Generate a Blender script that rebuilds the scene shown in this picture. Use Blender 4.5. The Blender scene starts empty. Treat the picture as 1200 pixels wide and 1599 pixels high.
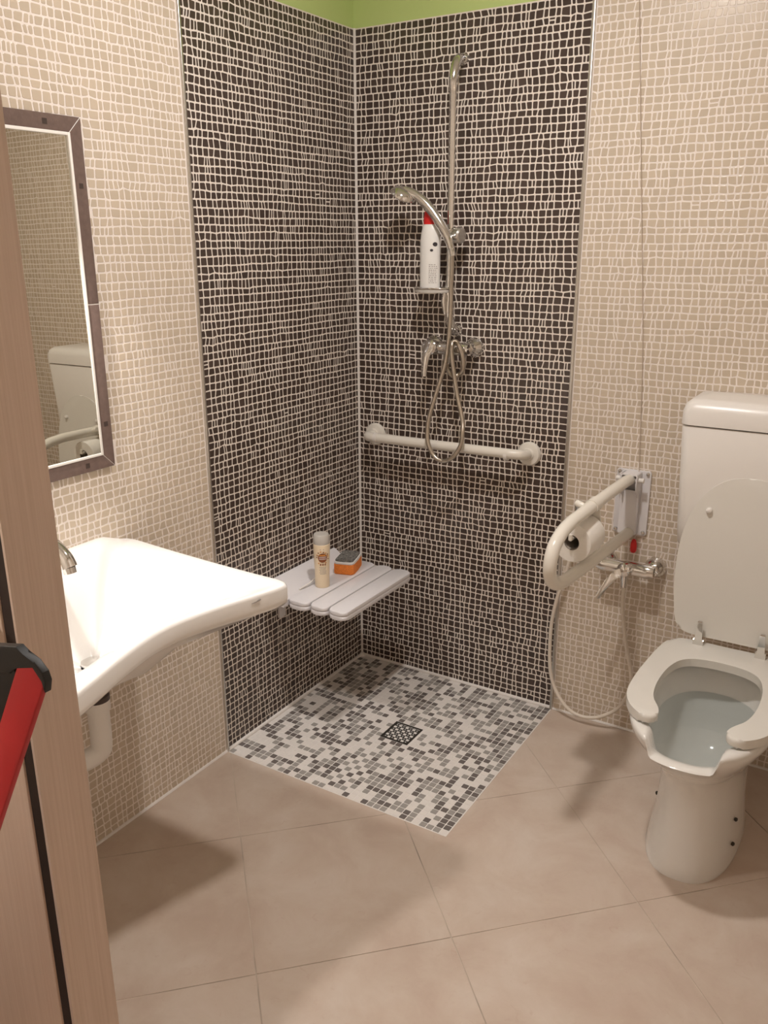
import bpy, bmesh, math, random
import numpy as np
from mathutils import Vector, Matrix

C = bpy.context.scene
COL = C.collection
PI = math.pi
rng = np.random.RandomState(7)
random.seed(7)

# ------------------------------------------------------------------ camera
CAM_POS = Vector((1.712, -2.5875, 1.5785))
CAM_R = Vector((0.8503, 0.5262, -0.0037)).normalized()
CAM_F = Vector((-0.5026, 0.8100, -0.3020)).normalized()
CAM_U = CAM_R.cross(CAM_F).normalized()
FOCAL = 1339.1
cam_data = bpy.data.cameras.new('camera')
cam = bpy.data.objects.new('camera', cam_data)
COL.objects.link(cam)
cam_data.sensor_fit = 'VERTICAL'
cam_data.sensor_height = 36.0
cam_data.lens = FOCAL * 36.0 / 1599.0
cam_data.clip_start = 0.02
cam.matrix_world = Matrix(((CAM_R.x, CAM_U.x, -CAM_F.x, CAM_POS.x),
                           (CAM_R.y, CAM_U.y, -CAM_F.y, CAM_POS.y),
                           (CAM_R.z, CAM_U.z, -CAM_F.z, CAM_POS.z), (0, 0, 0, 1)))
C.camera = cam

# ------------------------------------------------------------------ world, exposure
world = bpy.data.worlds.new('world')
C.world = world
world.use_nodes = True
world.node_tree.nodes['Background'].inputs[0].default_value = (1.0, 0.86, 0.74, 1)
world.node_tree.nodes['Background'].inputs[1].default_value = 0.01
C.view_settings.view_transform = 'Standard'
C.view_settings.look = 'None'
C.view_settings.gamma = 1.0
C.view_settings.use_curve_mapping = False
C.view_settings.exposure = 0.12
C.cycles.max_bounces = 8
C.cycles.diffuse_bounces = 5
C.cycles.glossy_bounces = 5
C.cycles.transmission_bounces = 6
C.cycles.sample_clamp_indirect = 0.0       # lets the mirror throw the lamp's light onto the floor
C.cycles.caustics_refractive = False
C.cycles.use_denoising = True

# lamps of the bathroom, plus an added hall fill (fittings are built further down)
LIGHT_COL = (1.0, 0.945, 0.91)
CEIL_LAMP = (0.92, -1.05, 2.56)
HALL_FILL = (0.08, -2.90, 1.90)  # added unseen lamp, placed to brighten the door leaf but miss the toilet
MIRROR_LAMP = (0.106, -1.50, 1.83)
CEIL_W, HALL_FILL_W, MIRROR_W = 16.0, 18.0, 33.0

# ------------------------------------------------------------------ materials
def new_mat(name):
    m = bpy.data.materials.new(name)
    m.use_nodes = True
    return m, m.node_tree.nodes, m.node_tree.links, m.node_tree.nodes['Principled BSDF']

def mat(name, col, rough=0.5, metal=0.0, spec=0.5, trans=0.0, coat=0.0, var=0.0, scale=30.0, bump=0.0, bscale=200.0, stretch=None, ior=1.45, sss=0.0):
    m, N, L, b = new_mat(name)
    b.inputs['Base Color'].default_value = (*col, 1)
    b.inputs['Roughness'].default_value = rough
    b.inputs['Metallic'].default_value = metal
    b.inputs['Specular IOR Level'].default_value = spec
    b.inputs['Transmission Weight'].default_value = trans
    b.inputs['Coat Weight'].default_value = coat
    b.inputs['IOR'].default_value = ior
    if sss:
        b.inputs['Subsurface Weight'].default_value = sss
        b.inputs['Subsurface Radius'].default_value = (.01, .008, .006)
    tc = None
    if var or bump:
        tc = N.new('ShaderNodeTexCoord')
        mp = N.new('ShaderNodeMapping')
        if stretch: mp.inputs['Scale'].default_value = stretch
        L.new(tc.outputs['Object'], mp.inputs['Vector'])
    if var:
        n = N.new('ShaderNodeTexNoise'); n.inputs['Scale'].default_value = scale
        n.inputs['Detail'].default_value = 6
        L.new(mp.outputs['Vector'], n.inputs['Vector'])
        r = N.new('ShaderNodeValToRGB')
        r.color_ramp.elements[0].position = .3; r.color_ramp.elements[1].position = .7
        r.color_ramp.elements[0].color = (*[c * (1 - var) for c in col], 1)
        r.color_ramp.elements[1].color = (*[min(1, c * (1 + var)) for c in col], 1)
        L.new(n.outputs['Fac'], r.inputs['Fac'])
        L.new(r.outputs['Color'], b.inputs['Base Color'])
    if bump:
        n2 = N.new('ShaderNodeTexNoise'); n2.inputs['Scale'].default_value = bscale
        L.new(mp.outputs['Vector'], n2.inputs['Vector'])
        bp = N.new('ShaderNodeBump'); bp.inputs['Strength'].default_value = bump; bp.inputs['Distance'].default_value = .002
        L.new(n2.outputs['Fac'], bp.inputs['Height'])
        L.new(bp.outputs['Normal'], b.inputs['Normal'])
    return m

def tile_mat(name, col, rough, amount, spec=0.5):
    """colour varies a little from piece to piece through a stored face attribute"""
    m, N, L, b = new_mat(name)
    a = N.new('ShaderNodeAttribute'); a.attribute_name = 'shade'
    r = N.new('ShaderNodeValToRGB')
    r.color_ramp.elements[0].color = (*[c * (1 - amount) for c in col], 1)
    r.color_ramp.elements[1].color = (*[min(1, c * (1 + amount)) for c in col], 1)
    L.new(a.outputs['Fac'], r.inputs['Fac'])
    L.new(r.outputs['Color'], b.inputs['Base Color'])
    b.inputs['Roughness'].default_value = rough
    b.inputs['Specular IOR Level'].default_value = spec
    tc = N.new('ShaderNodeTexCoord'); n2 = N.new('ShaderNodeTexNoise'); n2.inputs['Scale'].default_value = 90
    L.new(tc.outputs['Object'], n2.inputs['Vector'])
    bp = N.new('ShaderNodeBump'); bp.inputs['Strength'].default_value = .12; bp.inputs['Distance'].default_value = .001
    L.new(n2.outputs['Fac'], bp.inputs['Height']); L.new(bp.outputs['Normal'], b.inputs['Normal'])
    return m

def floor_mat():
    m, N, L, b = new_mat('beige_floor_stoneware')
    tc = N.new('ShaderNodeTexCoord')
    n = N.new('ShaderNodeTexNoise'); n.inputs['Scale'].default_value = 5.5; n.inputs['Detail'].default_value = 9; n.inputs['Roughness'].default_value = .62; n.inputs['Distortion'].default_value = .4
    L.new(tc.outputs['Object'], n.inputs['Vector'])
    r = N.new('ShaderNodeValToRGB')
    e = r.color_ramp.elements
    e[0].position = .33; e[0].color = (.505, .398, .325, 1)
    e[1].position = .68; e[1].color = (.60, .513, .438, 1)
    x = e.new(.5); x.color = (.555, .457, .378, 1)
    L.new(n.outputs['Fac'], r.inputs['Fac'])
    v = N.new('ShaderNodeTexNoise'); v.inputs['Scale'].default_value = 38; v.inputs['Detail'].default_value = 8; v.inputs['Distortion'].default_value = 1.2
    L.new(tc.outputs['Object'], v.inputs['Vector'])
    r2 = N.new('ShaderNodeValToRGB'); r2.color_ramp.elements[0].position = .62; r2.color_ramp.elements[0].color = (0, 0, 0, 1); r2.color_ramp.elements[1].position = .78; r2.color_ramp.elements[1].color = (1, 1, 1, 1)
    L.new(v.outputs['Fac'], r2.inputs['Fac'])
    ml = N.new('ShaderNodeMath'); ml.operation = 'MULTIPLY'; ml.inputs[1].default_value = .35
    L.new(r2.outputs['Color'], ml.inputs[0])
    mx = N.new('ShaderNodeMixRGB'); mx.inputs['Color2'].default_value = (.47, .33, .26, 1)
    L.new(ml.outputs[0], mx.inputs['Fac']); L.new(r.outputs['Color'], mx.inputs['Color1'])
    L.new(mx.outputs['Color'], b.inputs['Base Color'])
    b.inputs['Roughness'].default_value = .5
    b.inputs['Specular IOR Level'].default_value = .35
    return m

def wood_mat(name, c0, c1):
    m, N, L, b = new_mat(name)
    tc = N.new('ShaderNodeTexCoord'); mp = N.new('ShaderNodeMapping'); mp.inputs['Scale'].default_value = (260, 260, 3.5)
    L.new(tc.outputs['Object'], mp.inputs['Vector'])
    n = N.new('ShaderNodeTexNoise'); n.inputs['Scale'].default_value = 1.0; n.inputs['Detail'].default_value = 7; n.inputs['Roughness'].default_value = .7
    L.new(mp.outputs['Vector'], n.inputs['Vector'])
    r = N.new('ShaderNodeValToRGB'); r.color_ramp.elements[0].position = .3; r.color_ramp.elements[1].position = .7
    r.color_ramp.elements[0].color = (*c0, 1); r.color_ramp.elements[1].color = (*c1, 1)
    L.new(n.outputs['Fac'], r.inputs['Fac']); L.new(r.outputs['Color'], b.inputs['Base Color'])
    b.inputs['Roughness'].default_value = .5
    b.inputs['Specular IOR Level'].default_value = .3
    bp = N.new('ShaderNodeBump'); bp.inputs['Strength'].default_value = .15; bp.inputs['Distance'].default_value = .001
    L.new(n.outputs['Fac'], bp.inputs['Height']); L.new(bp.outputs['Normal'], b.inputs['Normal'])
    return m

def emit_mat(name, col, strength):
    m, N, L, b = new_mat(name)
    b.inputs['Base Color'].default_value = (.8, .8, .8, 1)
    b.inputs['Emission Color'].default_value = (*col, 1)
    b.inputs['Emission Strength'].default_value = strength
    return m

M = {
    'brown': tile_mat('brown_mosaic_glaze', (.062, .042, .034), .25, .18),
    'beige': tile_mat('beige_mosaic_glaze', (.56, .47, .365), .25, .05),
    'grout': mat('cream_grout', (.79, .72, .66), .7, var=.05, scale=60),
    'grout_brown': mat('cream_grout_between_brown_tiles', (.76, .69, .62), .7, var=.05, scale=60),
    'chip_white': mat('white_tray_mosaic', (.73, .69, .65), .35),
    'chip_grey': mat('mid_grey_tray_mosaic', (.33, .31, .285), .35),
    'chip_dark': mat('dark_grey_tray_mosaic', (.15, .13, .12), .35),
    'chip_grout': mat('white_tray_grout', (.76, .73, .69), .7),
    'floor': floor_mat(),
    'floor_grout': mat('sandy_floor_grout', (.50, .42, .345), .8, var=.35, scale=5),
    'green': mat('lime_green_paint', (.50, .61, .23), .7, bump=.1),
    'white_paint': mat('white_ceiling_paint', (.82, .80, .76), .8),
    'hall_paint': mat('cream_hall_paint', (.62, .55, .47), .8),
    'wood': wood_mat('pale_oak_veneer', (.55, .425, .335), (.66, .535, .445)),
    'wood_light': wood_mat('light_oak_veneer', (.66, .50, .385), (.74, .58, .46)),
    'gap': mat('dark_brown_gap_fill', (.028, .016, .011), .7),
    'ceramic': mat('white_glazed_ceramic', (.82, .80, .77), .12, coat=.3),
    'wc': mat('white_toilet_ceramic', (.78, .765, .73), .12, coat=.3),
    'plastic': mat('white_plastic', (.76, .73, .69), .3),
    'seat_plastic': mat('white_toilet_seat_plastic', (.74, .72, .67), .22),
    'grey_plastic': mat('pale_grey_plastic', (.70, .68, .69), .35),
    'white_enamel': mat('cream_white_enamel', (.77, .735, .665), .25),
    'chrome': mat('chrome', (.78, .77, .75), .07, metal=1.0),
    'chrome_soft': mat('brushed_chrome', (.62, .61, .59), .25, metal=1.0),
    'steel': mat('satin_steel_profile', (.62, .60, .56), .3, metal=1.0),
    'mirror': mat('mirror_glass', (.72, .71, .64), .004, metal=1.0),
    'frame_tile': mat('brown_frame_tile', (.155, .108, .092), .28, var=.12, scale=70, bump=.15),
    'frame_inlay': mat('dark_frame_inlay', (.06, .042, .036), .35),
    'white_strip': mat('white_edge_strip', (.86, .83, .78), .3),
    'silicone': mat('white_silicone', (.78, .74, .70), .45),
    'red_plastic': mat('red_plastic', (.62, .018, .018), .35),
    'red_trolley': mat('red_painted_metal', (.42, .022, .026), .38, var=.12, scale=14),
    'black': mat('black_plastic', (.014, .014, .013), .5),
    'dark_metal': mat('dark_metal', (.055, .05, .042), .5, metal=.5),
    'bottle_white': mat('white_bottle_plastic', (.80, .79, .76), .3),
    'bottle_cream': mat('cream_bottle_plastic', (.80, .66, .47), .3),
    'clear': mat('milky_clear_plastic', (.80, .76, .70), .15, trans=.35),
    'orange': mat('orange_sponge_foam', (.80, .235, .045), .9, var=.2, scale=260, bump=.6, bscale=600),
    'scourer': mat('dark_scouring_pad', (.17, .16, .145), .95, var=.75, scale=170, bump=.8, bscale=700),
    'foam_white': mat('pale_foam', (.72, .70, .68), .9, bump=.5, bscale=300),
    'print_brown': mat('brown_print', (.22, .065, .02), .5),
    'print_orange': mat('orange_print', (.62, .26, .05), .5),
    'print_grey': mat('grey_print', (.30, .27, .26), .5),
    'print_dark': mat('dark_print', (.035, .03, .035), .5),
    'print_pale': mat('pale_print', (.60, .50, .47), .5),
    'paper': mat('white_toilet_paper', (.80, .77, .72), .95, bump=.25, bscale=250),
    'cardboard': mat('grey_cardboard', (.30, .26, .22), .9),
    'hose_white': mat('cream_plastic_hose', (.74, .67, .58), .35),
    'cord': mat('grey_white_cord', (.52, .43, .35), .7),
    'logo': mat('grey_maker_mark', (.22, .20, .18), .4),
    'globe': emit_mat('lit_opal_globe', LIGHT_COL, 34.0),
}
def water_mat():
    m, N, L, b = new_mat('clear_bluish_water')
    out = N['Material Output']; t = N.new('ShaderNodeBsdfTransparent'); t.inputs[0].default_value = (.85, .875, .87, 1)
    g = N.new('ShaderNodeBsdfGlossy'); g.inputs['Roughness'].default_value = .02
    f = N.new('ShaderNodeFresnel'); f.inputs[0].default_value = 1.33
    mx = N.new('ShaderNodeMixShader'); L.new(f.outputs[0], mx.inputs[0]); L.new(t.outputs[0], mx.inputs[1]); L.new(g.outputs[0], mx.inputs[2]); L.new(mx.outputs[0], out.inputs['Surface'])
    return m
M['water'] = water_mat()
# ribbed metal hose
def hose_mat():
    m, N, L, b = new_mat('ribbed_steel_hose')
    b.inputs['Base Color'].default_value = (.55, .50, .43, 1); b.inputs['Metallic'].default_value = 1; b.inputs['Roughness'].default_value = .3
    return m
M['hose'] = hose_mat()

# ------------------------------------------------------------------ mesh helpers
class MB:
    def __init__(s): s.v = []; s.f = []; s.m = []
    def add(s, vs, fs, mi=0):
        o = len(s.v); s.v += [tuple(x) for x in vs]
        s.f += [tuple(i + o for i in f) for f in fs]; s.m += [mi] * len(fs); return s
    def quad(s, a, b, c, d, mi=0): return s.add([a, b, c, d], [(0, 1, 2, 3)], mi)
    def loft(s, loops, close0=True, close1=True, ring=True, mi=0):
        n = len(loops[0]); vs = [p for l in loops for p in l]; fs = []
        for i in range(len(loops) - 1):
            for j in range(n if ring else n - 1):
                k = (j + 1) % n
                fs.append((i * n + j, i * n + k, (i + 1) * n + k, (i + 1) * n + j))
        if close0: fs.append(tuple(range(n - 1, -1, -1)))
        if close1: fs.append(tuple((len(loops) - 1) * n + j for j in range(n)))
        return s.add(vs, fs, mi)
    def box(s, lo, hi, bev=0.0, mi=0):
        (x0, y0, z0), (x1, y1, z1) = lo, hi
        if bev <= 0:
            return s.add([(x0, y0, z0), (x1, y0, z0), (x1, y1, z0), (x0, y1, z0), (x0, y0, z1), (x1, y0, z1), (x1, y1, z1), (x0, y1, z1)],
                         [(3, 2, 1, 0), (4, 5, 6, 7), (0, 1, 5, 4), (1, 2, 6, 5), (2, 3, 7, 6), (3, 0, 4, 7)], mi)
        b = bmesh.new(); bmesh.ops.create_cube(b, size=1)
        for v in b.verts: v.co = Vector(((x0 + x1) / 2 + v.co.x * (x1 - x0), (y0 + y1) / 2 + v.co.y * (y1 - y0), (z0 + z1) / 2 + v.co.z * (z1 - z0)))
        bmesh.ops.bevel(b, geom=b.edges[:], offset=bev, segments=3, affect='EDGES', profile=.5)
        return s.bm(b, mi)
    def bm(s, b, mi=0, mtx=None):
        b.verts.index_update()
        vs = [tuple((mtx @ v.co) if mtx else v.co) for v in b.verts]; fs = [tuple(v.index for v in f.verts) for f in b.faces]
        b.free(); return s.add(vs, fs, mi)
    def tube(s, pts, r, n=14, caps=True, mi=0, closed=False):
        P = [Vector(p) for p in pts]; N = len(P)
        rs = r if isinstance(r, (list, tuple)) else [r] * N
        loops = []; prev = None
        for i in range(N):
            a = P[i - 1] if (i > 0 or closed) else P[i]; c = P[(i + 1) % N] if (i < N - 1 or closed) else P[i]
            t = (c - a).normalized()
            if prev is None:
                up = Vector((0, 0, 1)) if abs(t.z) < .9 else Vector((1, 0, 0)); x = t.cross(up).normalized()
            else:
                x = (prev - t * prev.dot(t)).normalized()
            prev = x; y = t.cross(x)
            loops.append([P[i] + (x * math.cos(2 * PI * k / n) + y * math.sin(2 * PI * k / n)) * rs[i] for k in range(n)])
        if closed: loops.append(loops[0]); caps = False
        return s.loft(loops, caps, caps, mi=mi)
    def lathe(s, prof, org=(0, 0, 0), axis=(0, 0, 1), n=28, c0=True, c1=True, mi=0, sx=1.0, sy=1.0):
        """profile of (radius, height along axis)"""
        a = Vector(axis).normalized(); up = Vector((0, 0, 1)) if abs(a.z) < .9 else Vector((1, 0, 0))
        x = up.cross(a).normalized(); y = a.cross(x); o = Vector(org)
        loops = [[o + a * h + x * (sx * r * math.cos(2 * PI * k / n)) + y * (sy * r * math.sin(2 * PI * k / n)) for k in range(n)] for r, h in prof]
        return s.loft(loops, c0, c1, mi=mi)
    def outline(s, pts, h0, h1, bev=.003, org=(0, 0, 0), X=(1, 0, 0), Y=(0, 1, 0), Z=(0, 0, 1), mi=0, seg=3, both=True):
        """flat closed outline given thickness along Z, its edges rounded over"""
        b = bmesh.new(); n = len(pts)
        lo = [b.verts.new((p[0], p[1], h0)) for p in pts]; hi = [b.verts.new((p[0], p[1], h1)) for p in pts]
        b.faces.new(lo[::-1]); b.faces.new(hi)
        for i in range(n): b.faces.new((lo[i], lo[(i + 1) % n], hi[(i + 1) % n], hi[i]))
        b.verts.ensure_lookup_table(); b.edges.ensure_lookup_table()
        if bev > 0:
            es = [e for e in b.edges if (e.verts[0] in hi and e.verts[1] in hi) or (both and e.verts[0] in lo and e.verts[1] in lo)]
            bmesh.ops.bevel(b, geom=es, offset=bev, segments=seg, affect='EDGES', profile=.5)
        bmesh.ops.recalc_face_normals(b, faces=b.faces[:])
        X, Y, Z, o = Vector(X), Vector(Y), Vector(Z), Vector(org)
        mt = Matrix(((X.x, Y.x, Z.x, o.x), (X.y, Y.y, Z.y, o.y), (X.z, Y.z, Z.z, o.z), (0, 0, 0, 1)))
        return s.bm(b, mi, mt)
    def build(s, name, mats, parent=None, smooth=40, fix=True):
        me = bpy.data.meshes.new(name); me.from_pydata(s.v, [], s.f)
        if not isinstance(mats, (list, tuple)): mats = [mats]
        for m in mats: me.materials.append(m)
        if any(s.m): me.polygons.foreach_set('material_index', s.m)
        if fix:
            b = bmesh.new(); b.from_mesh(me); bmesh.ops.recalc_face_normals(b, faces=b.faces[:]); b.to_mesh(me); b.free()
        if smooth:
            me.polygons.foreach_set('use_smooth', [True] * len(me.polygons))
            me.set_sharp_from_angle(angle=math.radians(smooth))
        me.update()
        o = bpy.data.objects.new(name, me); COL.objects.link(o)
        if parent is not None:
            o.parent = parent
            if parent.type == 'EMPTY': o.matrix_parent_inverse = Matrix.Translation(-Vector(parent.location))
        return o

def thing(name, label, cat, loc=(0, 0, 0), group=None):
    o = bpy.data.objects.new(name, None); o.empty_display_size = .05
    o.location = loc; COL.objects.link(o)
    o['label'] = label; o['category'] = cat
    if group: o['group'] = group
    return o
def tag(o, label, cat):
    o['label'] = label; o['category'] = cat; return o
def struct(o):
    o['kind'] = 'structure'; return o

def spline(pts, per=8, closed=False):
    """Catmull-Rom through the points"""
    P = [np.array(p, float) for p in pts]; n = len(P); out = []
    for i in range(n if closed else n - 1):
        p1, p2 = P[i], P[(i + 1) % n]
        p0 = P[i - 1] if (closed or i > 0) else 2 * p1 - p2
        p3 = P[(i + 2) % n] if (closed or i < n - 2) else 2 * p2 - p1
        for k in range(per):
            t = k / per
            out.append(.5 * ((2 * p1) + (p2 - p0) * t + (2 * p0 - 5 * p1 + 4 * p2 - p3) * t * t + (3 * p1 - p0 - 3 * p2 + p3) * t ** 3))
    if not closed: out.append(P[-1])
    return [tuple(x) for x in out]
def sm(a, b, x):
    t = min(1, max(0, (x - a) / (b - a))); return t * t * (3 - 2 * t)
def project(p):
    d = Vector(p) - CAM_POS; z = d.dot(CAM_F)
    return (600 + FOCAL * d.dot(CAM_R) / z, 799.5 - FOCAL * d.dot(CAM_U) / z, z)
def label_loop(loop, parent, name): pass

# ------------------------------------------------------------------ the room shell
H_TILE = 2.228; H_CEIL = 2.62
RX = 1.98; YF = -2.0; YB = -3.5       # right wall, inner face of the doorway wall, hall end
SH = 0.80                              # shower corner side

m = MB()
m.box((-.1, YB - .1, -.12), (RX + .1, .1, -.0012)); floor = struct(m.build('floor', M['floor_grout'], smooth=0))
m = MB(); m.box((-.11, YB - .1, -.02), (-.008, .11, H_CEIL)); wall_left = struct(m.build('wall_left', M['green'], smooth=0))
m = MB(); m.box((-.008, .008, -.02), (RX + .1, .11, H_CEIL)); wall_back = struct(m.build('wall_back', M['green'], smooth=0))
m = MB(); m.box((RX + .008, YB, -.02), (RX + .11, .008, H_CEIL)); wall_right = struct(m.build('wall_right', M['green'], smooth=0))
m = MB(); m.box((-.11, YB - .11, -.02), (RX + .11, YB, H_CEIL)); struct(m.build('wall_hall', M['hall_paint'], smooth=0))
m = MB(); m.box((-.11, YB - .11, H_CEIL), (RX + .11, .11, H_CEIL + .1)); struct(m.build('ceiling', M['white_paint'], smooth=0))
# doorway wall: left of the opening, above it and right of it
DX0, DX1, DH = .895, 1.80, 2.08
m = MB()
m.box((-.008, YF - .03, 0), (DX0, YF, H_CEIL)); m.box((DX1, YF - .03, 0), (RX + .008, YF, H_CEIL)); m.box((DX0, YF - .03, DH), (DX1, YF, H_CEIL))
wall_front = struct(m.build('wall_front', M['hall_paint'], smooth=0))
# grout sheets that carry the mosaic (children of the walls)
MIR = (-1.755, -1.147, 1.035, 1.846)    # mirror y0 y1 z0 z1
m = MB(); m.box((-.008, -SH, 0), (0, 0, H_TILE)); m.build('shower_grout_bed', M['grout_brown'], wall_left, smooth=0)
m = MB(); m.box((-.008, YF, 0), (0, -SH, H_TILE + .35)); m.build('grout_bed', M['grout'], wall_left, smooth=0)
m = MB(); m.box((0, 0, 0), (SH, .008, H_TILE)); m.build('shower_grout_bed', M['grout_brown'], wall_back, smooth=0)
m = MB(); m.box((SH, 0, 0), (RX, .008, H_TILE + .35)); m.build('grout_bed', M['grout'], wall_back, smooth=0)
m = MB(); m.box((RX, YF, 0), (RX + .008, .008, H_TILE + .35)); m.build('grout_bed', M['grout'], wall_right, smooth=0)
m = MB(); m.box((-.008, YB, 0), (0, YF - .03, H_CEIL)); m.build('hall_plaster', M['hall_paint'], wall_left, smooth=0)
m = MB(); m.box((RX, YB, 0), (RX + .008, YF - .03, H_CEIL)); m.build('hall_plaster', M['hall_paint'], wall_right, smooth=0)
# steel edge profiles, corner bead, floor beads
for i, (lo, hi) in enumerate([((SH - .005, -.009, 0), (SH + .005, .002, H_TILE + .35)), ((-.002, -SH - .004, 0), (.008, -SH + .004, H_TILE + .35))]):
    m = MB(); m.box(lo, hi, .002); struct(m.build('trim_%d' % (i + 1), M['steel'], smooth=30))
m = MB(); m.tube([(.002, -.002, .0), (.002, -.002, H_TILE)], .0055, 8); struct(m.build('trim_3', M['silicone']))
m = MB()
m.tube([(.002, -.002, .003), (SH, -.002, .003)], .007, 8); m.tube([(.002, -.002, .003), (.002, -SH, .003)], .007, 8)
m.lathe([(.016, 0), (.012, .008), (.004, .014)], (.006, -.006, .0), n=10)
struct(m.build('trim_4', M['silicone']))
m = MB(); m.tube([(SH, -.002, .001), (RX, -.002, .001)], .005, 6); m.tube([(.002, -SH, .001), (.002, YF, .001)], .005, 6); struct(m.build('trim_5', M['silicone']))

# ------------------------------------------------------------------ floor tiles, laid on the diagonal round the tray
def clip(poly, a, b, c):          # keep a*x+b*y<=c
    out = []
    for i in range(len(poly)):
        p, q = poly[i], poly[(i + 1) % len(poly)]
        dp, dq = a * p[0] + b * p[1] - c, a * q[0] + b * q[1] - c
        if dp <= 1e-9: out.append(p)
        if (dp < -1e-9 and dq > 1e-9) or (dp > 1e-9 and dq < -1e-9):
            t = dp / (dp - dq); out.append((p[0] + t * (q[0] - p[0]), p[1] + t * (q[1] - p[1])))
    return out
def area(p): return abs(sum(p[i][0] * p[(i + 1) % len(p)][1] - p[(i + 1) % len(p)][0] * p[i][1] for i in range(len(p)))) / 2 if len(p) > 2 else 0
SL = [-3.53, -2.84, -2.15, -1.46, -.785, -.133, .555, 1.24, 1.93]
DL = [-.66, .03, .72, 1.415, 2.098, 2.78, 3.46, 4.15, 4.84, 5.53]
TR = SH + .003
for i in range(len(SL) - 1):
    for j in range(len(DL) - 1):
        g = .0022
        s0, s1, d0, d1 = SL[i] + g, SL[i + 1] - g, DL[j] + g, DL[j + 1] - g
        quad = [((s + d) / 2, (s - d) / 2) for s, d in ((s0, d0), (s0, d1), (s1, d1), (s1, d0))]
        q = clip(clip(clip(clip(quad, -1, 0, -.001), 1, 0, RX - .001), 0, 1, -.001), 0, -1, -YB)
        if area(q) < 2e-4: continue
        pcs = [clip(q, -1, 0, -TR), clip(clip(q, 1, 0, TR), 0, 1, -TR)]
        pcs = [p for p in pcs if area(p) > 1e-5]
        if not pcs: continue
        m = MB(); dz = rng.uniform(-.0003, .0003)
        for p in pcs:
            if sum(p[k][0] * p[(k + 1) % len(p)][1] - p[(k + 1) % len(p)][0] * p[k][1] for k in range(len(p))) < 0: p = p[::-1]
            m.loft([[(x, y, -.004) for x, y in p], [(x, y, dz) for x, y in p]])
        m.build('floor_tile', M['floor'], floor, smooth=0)

# ------------------------------------------------------------------ irregular relief mosaic
PU, PV, GR = .0216, .0215, .0033
def mosaic_cells(u0, u1, v0, v1, seed):
    """corner lists (bl, br, tr, tl) of slightly irregular hand-cut pieces"""
    R = np.random.RandomState(seed); cells = []
    nv = int(round((v1 - v0) / PV)); nu = int(round((u1 - u0) / PU)); pu = (u1 - u0) / nu; pv = (v1 - v0) / nv
    vl = np.zeros((nv + 1, nu + 1))
    for i in range(nv + 1):
        w = 0
        for k in range(nu + 1):
            w = w * .9 + R.normal(0, .0006); vl[i, k] = v0 + i * pv + (0 if i in (0, nv) else w + (R.normal(0, .0016) if R.rand() < .10 else 0))
    off = R.normal(0, .0016, nu + 1)
    for i in range(nv):
        off = off * .92 + R.normal(0, .0015, nu + 1)
        k = 0
        while k < nu:                       # now and then a run of a row slides against its neighbours
            L = R.randint(3, 9)
            if R.rand() < .2: off[k:k + L] += R.choice([-.0065, -.004, .004, .0065])
            k += L
        off = np.clip(off, -.0075, .0075); off[0] = off[-1] = 0
        tilt = R.normal(0, .0010, nu + 1); tilt[0] = tilt[-1] = 0
        ub = u0 + np.arange(nu + 1) * pu + off - tilt; ut = ub + 2 * tilt
        for k in range(nu):
            if ub[k + 1] - ub[k] < .009: ub[k + 1] = ub[k] + .009; ut[k + 1] = ut[k] + .009
            a = (ub[k], vl[i, k]); b = (ub[k + 1], vl[i, k + 1]); c = (ut[k + 1], vl[i + 1, k + 1]); d = (ut[k], vl[i + 1, k])
            w = b[0] - a[0]; p = R.rand()
            if p < .09 and w > .018 or w > .030:
                t = R.uniform(.38, .62); e = (a[0] + (b[0] - a[0]) * t, a[1] + (b[1] - a[1]) * t); t2 = t + R.uniform(-.04, .04); f = (d[0] + (c[0] - d[0]) * t2, d[1] + (c[1] - d[1]) * t2)
                cells += [(a, e, f, d), (e, b, c, f)]
            elif p > .9985:
                t = R.uniform(.4, .6); e = (a[0] + (d[0] - a[0]) * t, a[1] + (d[1] - a[1]) * t); f = (b[0] + (c[0] - b[0]) * t, b[1] + (c[1] - b[1]) * t)
                cells += [(a, b, f, e), (e, f, c, d)]
            else: cells.append((a, b, c, d))
    return cells
def piece(cell, fn, h=.0006):
    """octagonal pillow: 8 foot points, 8 shoulder points, 8 crown points"""
    P = np.array(cell); g = GR / 2
    P = P + np.array([(g, g), (-g, g), (-g, -g), (g, -g)])
    out = []
    for k in range(4):
        p, a, b = P[k], P[k - 1], P[(k + 1) % 4]
        la, lb = np.linalg.norm(a - p) + 1e-6, np.linalg.norm(b - p) + 1e-6
        c = min(.0019, .25 * la, .25 * lb)
        out += [p + (a - p) / la * c, p + (b - p) / lb * c]
    out = np.array(out); ce = out.mean(0)
    def inset(d):
        v = ce - out; l = np.linalg.norm(v, axis=1)[:, None] + 1e-6
        return out + v / l * np.minimum(d, .45 * l)
    pts = [fn(x, y, -.0004) for x, y in out] + [fn(x, y, h * .72) for x, y in inset(.0007)] + [fn(x, y, h) for x, y in inset(.0013)]
    return pts
PF = [(k, (k + 1) % 8, 8 + (k + 1) % 8, 8 + k) for k in range(8)] + [(8 + k, 8 + (k + 1) % 8, 16 + (k + 1) % 8, 16 + k) for k in range(8)] + [tuple(16 + k for k in range(8))]
PF_R = [f[::-1] for f in PF]
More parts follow.
